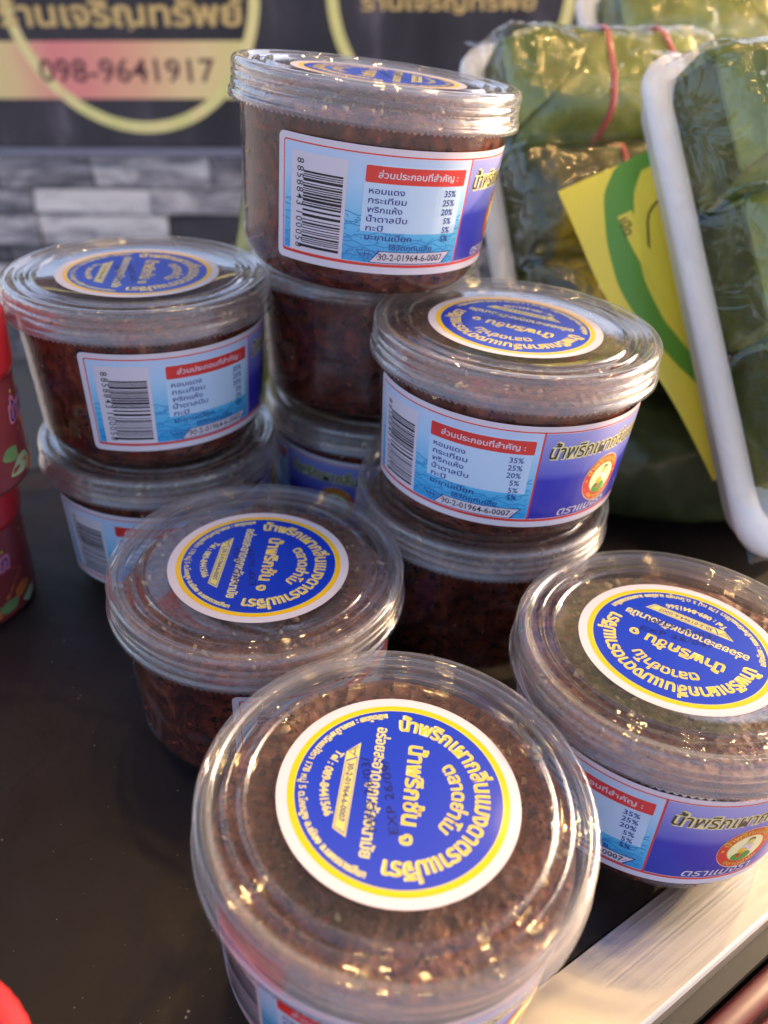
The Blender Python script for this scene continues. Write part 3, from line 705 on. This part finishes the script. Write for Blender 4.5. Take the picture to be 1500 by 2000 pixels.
def film(mtx, W, H, bumps, seed, zr=2.4):
    import mathutils.noise as nz
    NXX, NYY = 54, 90; V, F = [], []
    for j in range(NYY+1):
        y = -H*j/NYY
        for i in range(NXX+1):
            x = W*i/NXX
            ex = min(x, W-x)/14; ey = min(-y, H+y)/14; e = max(0, min(1, ex, ey)); e = math.sin(e*math.pi/2)
            h = 0
            for (yc, zc, ry, rz) in bumps:
                d = (y-yc)/(ry*1.12)
                if abs(d) < 1: h = max(h, (zc+rz+1.5)*(1-d**4)**.5)
            h2 = h*.8+6
            z = zr+e*(max(h, h2*.75)+nz.noise(Vector((x*.08+seed, y*.03, 0)))*2.2+abs(nz.noise(Vector((x*.22+seed, y*.07, 4))))*1.8)
            V.append((x, y, z))
    for j in range(NYY):
        for i in range(NXX):
            a = j*(NXX+1)+i; F.append((a+NXX+1, a+NXX+2, a+1, a))
    o = obj('cling_film', V, F, M_film, smooth=True); o.matrix_world = mtx; return o

def tray_matrix(TL, u, down):
    u = Vector(u).normalized(); d = Vector(down).normalized(); d = (d-u*d.dot(u)).normalized(); nrm = u.cross(-d)
    if nrm.dot(Vector((0, 0, 229))-Vector(TL)) < 0: print('tray normal away from camera')
    m = Matrix((u, -d, nrm)).transposed().to_4x4(); m.translation = Vector(TL)*MM; return m
G_T, G_P, G_F = 'white foam trays of leaf parcels', 'banana leaf parcels on the foam trays', 'cling film over the foam trays'
packs = [
 # top-left corner, along the top, down the left edge
 ((95, 400, 213), (.93, .355, .030), (55, -132, -172), 'right'),
 ((20, 498, 207), (.95, .25, .04), (27, -88, -97), 'behind'),
 ((100, 640, 240), (.95, .25, .04), (27, -88, -97), 'back'),
]
for k, (TL, u, d, nm) in enumerate(packs):
    mx = tray_matrix(TL, u, d)
    tr = make_tray(mx)
    tag(tr, ['white foam tray edge leaning nearest, at the right of the picture', 'white foam tray leaning behind the tall stack of tubs', 'white foam tray furthest back, at the top right corner'][k], 'foam tray', G_T)
    rolls = [(-45, 10, 31, 30), (-106, 9, 30, 28), (-166, 9, 30, 27)]
    for j, (yc, zc, ry, rz) in enumerate(rolls):
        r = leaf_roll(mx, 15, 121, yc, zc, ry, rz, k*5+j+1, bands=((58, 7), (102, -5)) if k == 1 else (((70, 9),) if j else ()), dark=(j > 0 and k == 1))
        tag(r, [['olive green banana leaf parcel at the top of the nearest tray', 'green banana leaf parcel second down in the nearest tray', 'green banana leaf parcel lowest in the nearest tray'],
                ['olive leaf parcel with pink rubber bands above the yellow label', 'dark leaf parcel behind the yellow label, between tub stack and white rim', 'very dark leaf parcel low behind the emblem tub'],
                ['pale green leaf parcel at the very top right', 'leaf parcel second down in the furthest tray', 'leaf parcel lowest in the furthest tray']][k][j], 'leaf parcel', G_P)
    fl = film(mx, 135, 225, rolls, k*7.3)
    tag(fl, ['glossy cling film stretched over the nearest foam tray', 'glossy cling film over the tray with the yellow label', 'glossy cling film over the furthest foam tray'][k], 'cling film', G_F)
# yellow paper label with green band, on the second tray (in that tray's frame)
mx = tray_matrix(*packs[1][:3])

Lp = [(71.8, 412.1, 154.5), (96.6, 386.2, 115.2), (132.7, 360.1, 75.5), (161.2, 335.0, 37.5)]
Rp = [(123, 424, 177), (143, 398, 130), (155, 372, 88), (170, 338, 42)]
_c = Vector((0, 0, 229))
Lp = [tuple(_c+(Vector(p)-_c)*.945) for p in Lp]; Rp = [tuple(_c+(Vector(p)-_c)*.945) for p in Rp]
def lerp(P, t):
    t = max(0, min(.9999, t))*(len(P)-1); i = int(t); f = t-i
    return Vector(P[i]).lerp(Vector(P[i+1]), f)
def smoothP(P, t):
    return (lerp(P, t-.08)+lerp(P, t)*2+lerp(P, t+.08))/4
def S(a, b, off=0):
    p = smoothP(Lp, b).lerp(smoothP(Rp, b), a)
    bulge = 2.2*math.sin(b*9.5+.6)+1.5*math.sin(a*math.pi)
    d = (Vector((0, 0, 229))-p).normalized(); nrm = Vector((-.25, -.78, .57)).normalized()
    return p+nrm*(bulge+off)
yl = empty('paper_label', S(.5, .5)); tag(yl, 'yellow paper label with a curved green band under the cling film', 'label')
def surf(name, fn_pts, F, m, off):
    base = Vector(S(.5, .5)); V = [tuple(S(a, b, off)-base) for a, b in fn_pts]
    return obj(name, V, F, m, yl)
pts, F = [], []; NA, NB = 14, 40
for j in range(NB+1):
    for i in range(NA+1): pts.append((i/NA, j/NB))
for j in range(NB):
    for i in range(NA): a = j*(NA+1)+i; F.append((a, a+1, a+NA+2, a+NA+1))
surf('paper', pts, F, M_yel, 0)
def band(name, path, w, m, off):
    pts, F = [], []
    P2 = []
    for k in range(len(path)-1):
        for t in range(5): P2.append((path[k][0]+(path[k+1][0]-path[k][0])*t/5, path[k][1]+(path[k+1][1]-path[k][1])*t/5))
    P2.append(path[-1]); P3 = [P2[0]]+[((P2[i-1][0]+2*P2[i][0]+P2[i+1][0])/4, (P2[i-1][1]+2*P2[i][1]+P2[i+1][1])/4) for i in range(1, len(P2)-1)]+[P2[-1]]
    for i, p in enumerate(P3):
        q0 = P3[max(0, i-1)]; q1 = P3[min(len(P3)-1, i+1)]
        dx, dy = (q1[0]-q0[0])*45, (q1[1]-q0[1])*160; L = math.hypot(dx, dy)
        nx, ny = -dy/L*w/2/45, dx/L*w/2/160
        for t in (-1, -.33, .33, 1): pts.append((p[0]+nx*t, p[1]+ny*t))
    for i in range(len(P3)-1):
        for j in range(3): a = i*4+j; F.append((a, a+1, a+5, a+4))
    surf(name, [(min(1, max(0, a)), b) for a, b in pts], F, m, off)
band('green_band', [(.98, -.0), (.64, .02), (.47, .10), (.36, .22), (.30, .36), (.34, .50), (.50, .62), (.72, .70), (.98, .76)], 12, M_grn, .25)
band('inner_line', [(.99, .12), (.66, .18), (.56, .30), (.62, .45), (.78, .56), (.99, .62)], 1.0, M_brn, .3)
band('tag_strip', [(.46, .16), (.50, .26), (.60, .40), (.74, .52)], 6.5, M_yel, .5)
Vg, Fg = glyphs('เปิด', .02)
surf('lettering', [(.40+y*.12, .17+x*.035) for x, y in Vg], Fg, M_brn, .8)

# a further parcel just peeping out behind the tall stack
mx = Matrix.Translation(Vector((-86, 462, 0))*MM) @ Matrix.Rotation(R(12), 4, 'Y') @ Matrix.Rotation(R(-90), 4, 'Y')
r = leaf_roll(mx, 4, 146, 0, 0, 34, 30, 31)
tag(r, 'leaf parcel whose tip peeps out left of the highest tub', 'leaf parcel', G_P)

# ------------------------------------------------------------ red lidded jars
M_redlid = mat('red_jar_lid', (.58, .028, .04), .35, Coat_Weight=.3)
M_jar = mat('jar_print_plum', (.24, .04, .05), .35, Coat_Weight=.3)
P_pink = mat('print_pink', (.62, .22, .34), .35); P_or = mat('print_orange', (.55, .17, .04), .35); P_gr = mat('print_green', (.16, .30, .12), .35)
P_ye = mat('print_yellow', (.66, .52, .08), .35); P_gl = mat('print_pale_green', (.36, .48, .28), .35)
def jar_art():
    p = Print(); rnd = random.Random(9); W = 2*math.pi*31
    def blob(x, y, r, m_, l, sx=1.): p.disc(x, y, 0, r, m_, l, 14, sx=sx)
    for k in range(4):
        x0 = k*W/4
        p.text('น้ำพริก', P_pink, 3, 7, 22, at=(x0+20, 26), off=.09, shear=.2)
        p.text('น้ำพริก', I_navy, 4, 6, 19.8, at=(x0+20, 26), off=.005, shear=.2)
        for (bx, by, br, mm_, ll, sx_) in ((20, 17, 8, P_or, 1, 1.9), (11, 9, 3.6, P_gl, 2, 2.0), (26, 8, 3.2, P_gr, 2, 1.7), (34, 12, 3.4, P_or, 2, 1.5), (6, 15, 3.2, P_gr, 2, 1.4), (38, 6, 3, P_gl, 3, 1.5), (18, 6, 2.6, P_or, 3, 1.8)):
            pts_ = [(x0+bx+sx_*br*(1+.22*math.sin(3*q+bx))*math.cos(q)*math.cos(.5)-br*math.sin(q)*math.sin(.5), by+sx_*br*math.cos(q)*math.sin(.5)*.6+br*(1+.2*math.cos(2*q+by))*math.sin(q)*.8) for q in [2*math.pi*t/14 for t in range(14)]]
            cxm, cym = x0+bx, by
            for t in range(14): p.poly([(cxm, cym), pts_[t], pts_[(t+1) % 14]], mm_, ll)
        p.line([(x0+2, 34), (x0+14, 36.5), (x0+28, 34), (x0+42, 36.5)], 1.2, P_ye, 2)
    return p
JA = jar_art()
def jar():
    t = empty('red_lid_jar')
    pr = [(.01, .8), (24, .6), (28, 0), (30.6, 1.4), (31.4, 4), (31.4, 40), (30.6, 42.5), (28.5, 44), (28.5, 48)]
    V, F = lathe(pr, 64); obj('body', V, F, M_jar, t, smooth=True)
    V = [((31.45+l*.03)*math.cos(x/31), (31.45+l*.03)*math.sin(x/31), y) for x, y, l in JA.V]
    obj('printed_wrap', V, JA.F, JA.mats, t, mi=JA.M)
    V, F = [], []; seg = 120; pr = [(31.6, 43), (32.4, 43.4), (32.6, 46), (32.6, 62), (31.8, 64.6), (30, 65.6), (27.5, 65.8), (26.8, 65.0), (.01, 65.0)]
    k = len(pr)
    for i in range(seg):
        a = 2*math.pi*i/seg
        for j, (r, z) in enumerate(pr):
            rr_ = r+(.12 if (i % 2 and j in (2, 3)) else 0); V.append((rr_*math.cos(a), rr_*math.sin(a), z))
    for i in range(seg):
        for j in range(k-1): F.append((i*k+j, ((i+1) % seg)*k+j, ((i+1) % seg)*k+j+1, i*k+j+1))
    o = obj('lid', V, F, M_redlid, t, smooth=True)
    return t
j0 = jar()
for i, (x, y, z, a, lb) in enumerate(((-180, 256, 0, 20, 'lower red lidded jar of the two stacked at the left edge'), (-167, 249, 66, 70, 'upper red lidded jar of the two stacked at the left edge'),
                                   (-84, 47, 0, 0, 'jar whose red lid shows in the bottom left corner'))):
    t = j0 if i == 0 else copy_tree(j0)
    t.location = Vector((x, y, z))*MM; t.rotation_euler.z = R(a); tag(t, lb, 'jar', 'jars with red lids')

# parcels lying on the table under the leaning trays
M0 = Matrix.Translation(Vector((0, 0, 0)))
for i, (x, y, z, ang, lb) in enumerate(((94, 374, 33, 4, 'dark leaf parcel lying on the table beside the right stack'), (110, 438, 33, 8, 'dark leaf parcel on the table behind the one beside the right stack'),
                                (112, 408, 90, -5, 'dark leaf parcel resting on top of the two on the table'))):
    mx = Matrix.Translation(Vector((x, y, 0))*MM) @ Matrix.Rotation(R(ang), 4, 'Z')
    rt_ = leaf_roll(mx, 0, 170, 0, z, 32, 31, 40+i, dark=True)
    tag(rt_, lb, 'leaf parcel', G_P)

# unseen canopy, added so the lids mirror a dark overhead
M_can = mat('added_canopy_cloth', (.055, .053, .058), .85)
cn = empty('added_canopy', (0, 0, 0)); tag(cn, 'unseen dark canopy added overhead to darken the reflections in the lids', 'canopy')
V, F = [], []
for j in range(9):
    for i in range(17):
        x = -1500+3000*i/16; y = 150+1360*j/8; V.append((x, y, 1150+60*math.sin(j*math.pi/8)-18*math.sin(i*1.57)**2))
for j in range(8):
    for i in range(16): a = j*17+i; F.append((a, a+1, a+18, a+17))
obj('added_canopy_sheet', V, F, M_can, cn, smooth=True)
M_pole = mat('steel_pole', (.45, .45, .46), .4, Metallic=.8)
for x, y in ((-1480, 165), (1480, 165), (-1480, 1180), (1480, 1180)):
    V, F = lathe([(16, -780), (16, 1150)], 16); q = obj('added_pole', [(a+x, b+y, c) for a, b, c in V], F, M_pole, cn, smooth=True)
V, F = bevbox(-1500, 1500, 140, 160, 1110, 1150, 3); obj('added_rail', V, F, M_pole, cn)

# warm bulbs strung under the canopy; their glints sit on the lids and the film
M_glow = mat('bulb_glow', (1, .8, .5), .3); pb = M_glow.node_tree.nodes['Principled BSDF']
pb.inputs['Emission Color'].default_value = (1.0, .62, .24, 1); pb.inputs['Emission Strength'].default_value = 130
M_sock = mat('bulb_socket', (.03, .03, .03), .5)
def bulb(x, y, z, lb, first=None):
    if first: t = copy_tree(first)
    else:
        t = empty('light_bulb')
        V, F = lathe([(.01, -30), (9, -28), (17, -20), (21, -9), (20, 2), (14, 15), (11, 24), (11, 27)], 24); obj('globe', V, F, M_glow, t, smooth=True)
        V, F = lathe([(.01, 26), (13, 26), (13.5, 30), (13, 52), (5, 58), (.01, 58)], 20); obj('socket', V, F, M_sock, t, smooth=True)
        V, F = lathe([(2, 56), (2, 200)], 8); obj('cable', V, F, M_sock, t, smooth=True)
    t.scale = (.5, .5, .5); t.location = Vector((x, y, z))*MM; tag(t, lb, 'light bulb', 'bulbs hanging under the canopy'); return t
b0 = bulb(-420, 330, 1000, 'warm bulb under the canopy front, far left')
for x, y, z, lb in ((60, 330, 985, 'warm bulb under the canopy front, middle'), (520, 330, 1000, 'warm bulb under the canopy front, right'),
                    (260, 760, 960, 'warm bulb further in under the canopy, left one'), (640, 800, 960, 'warm bulb further in under the canopy, right one'),
                    (300, 240, 860, 'warm bulb on the longest cable near the canopy front'), (-150, 560, 930, 'warm bulb midway under the canopy, left of the stacks'),
                    (120, 420, 900, 'warm bulb straight above the leaf parcels'), (330, 520, 950, 'warm bulb above the nearest tray, further right'), 
                    (20, 480, 960, 'warm bulb high above the tall stack')): bulb(x, y, z, lb, b0)
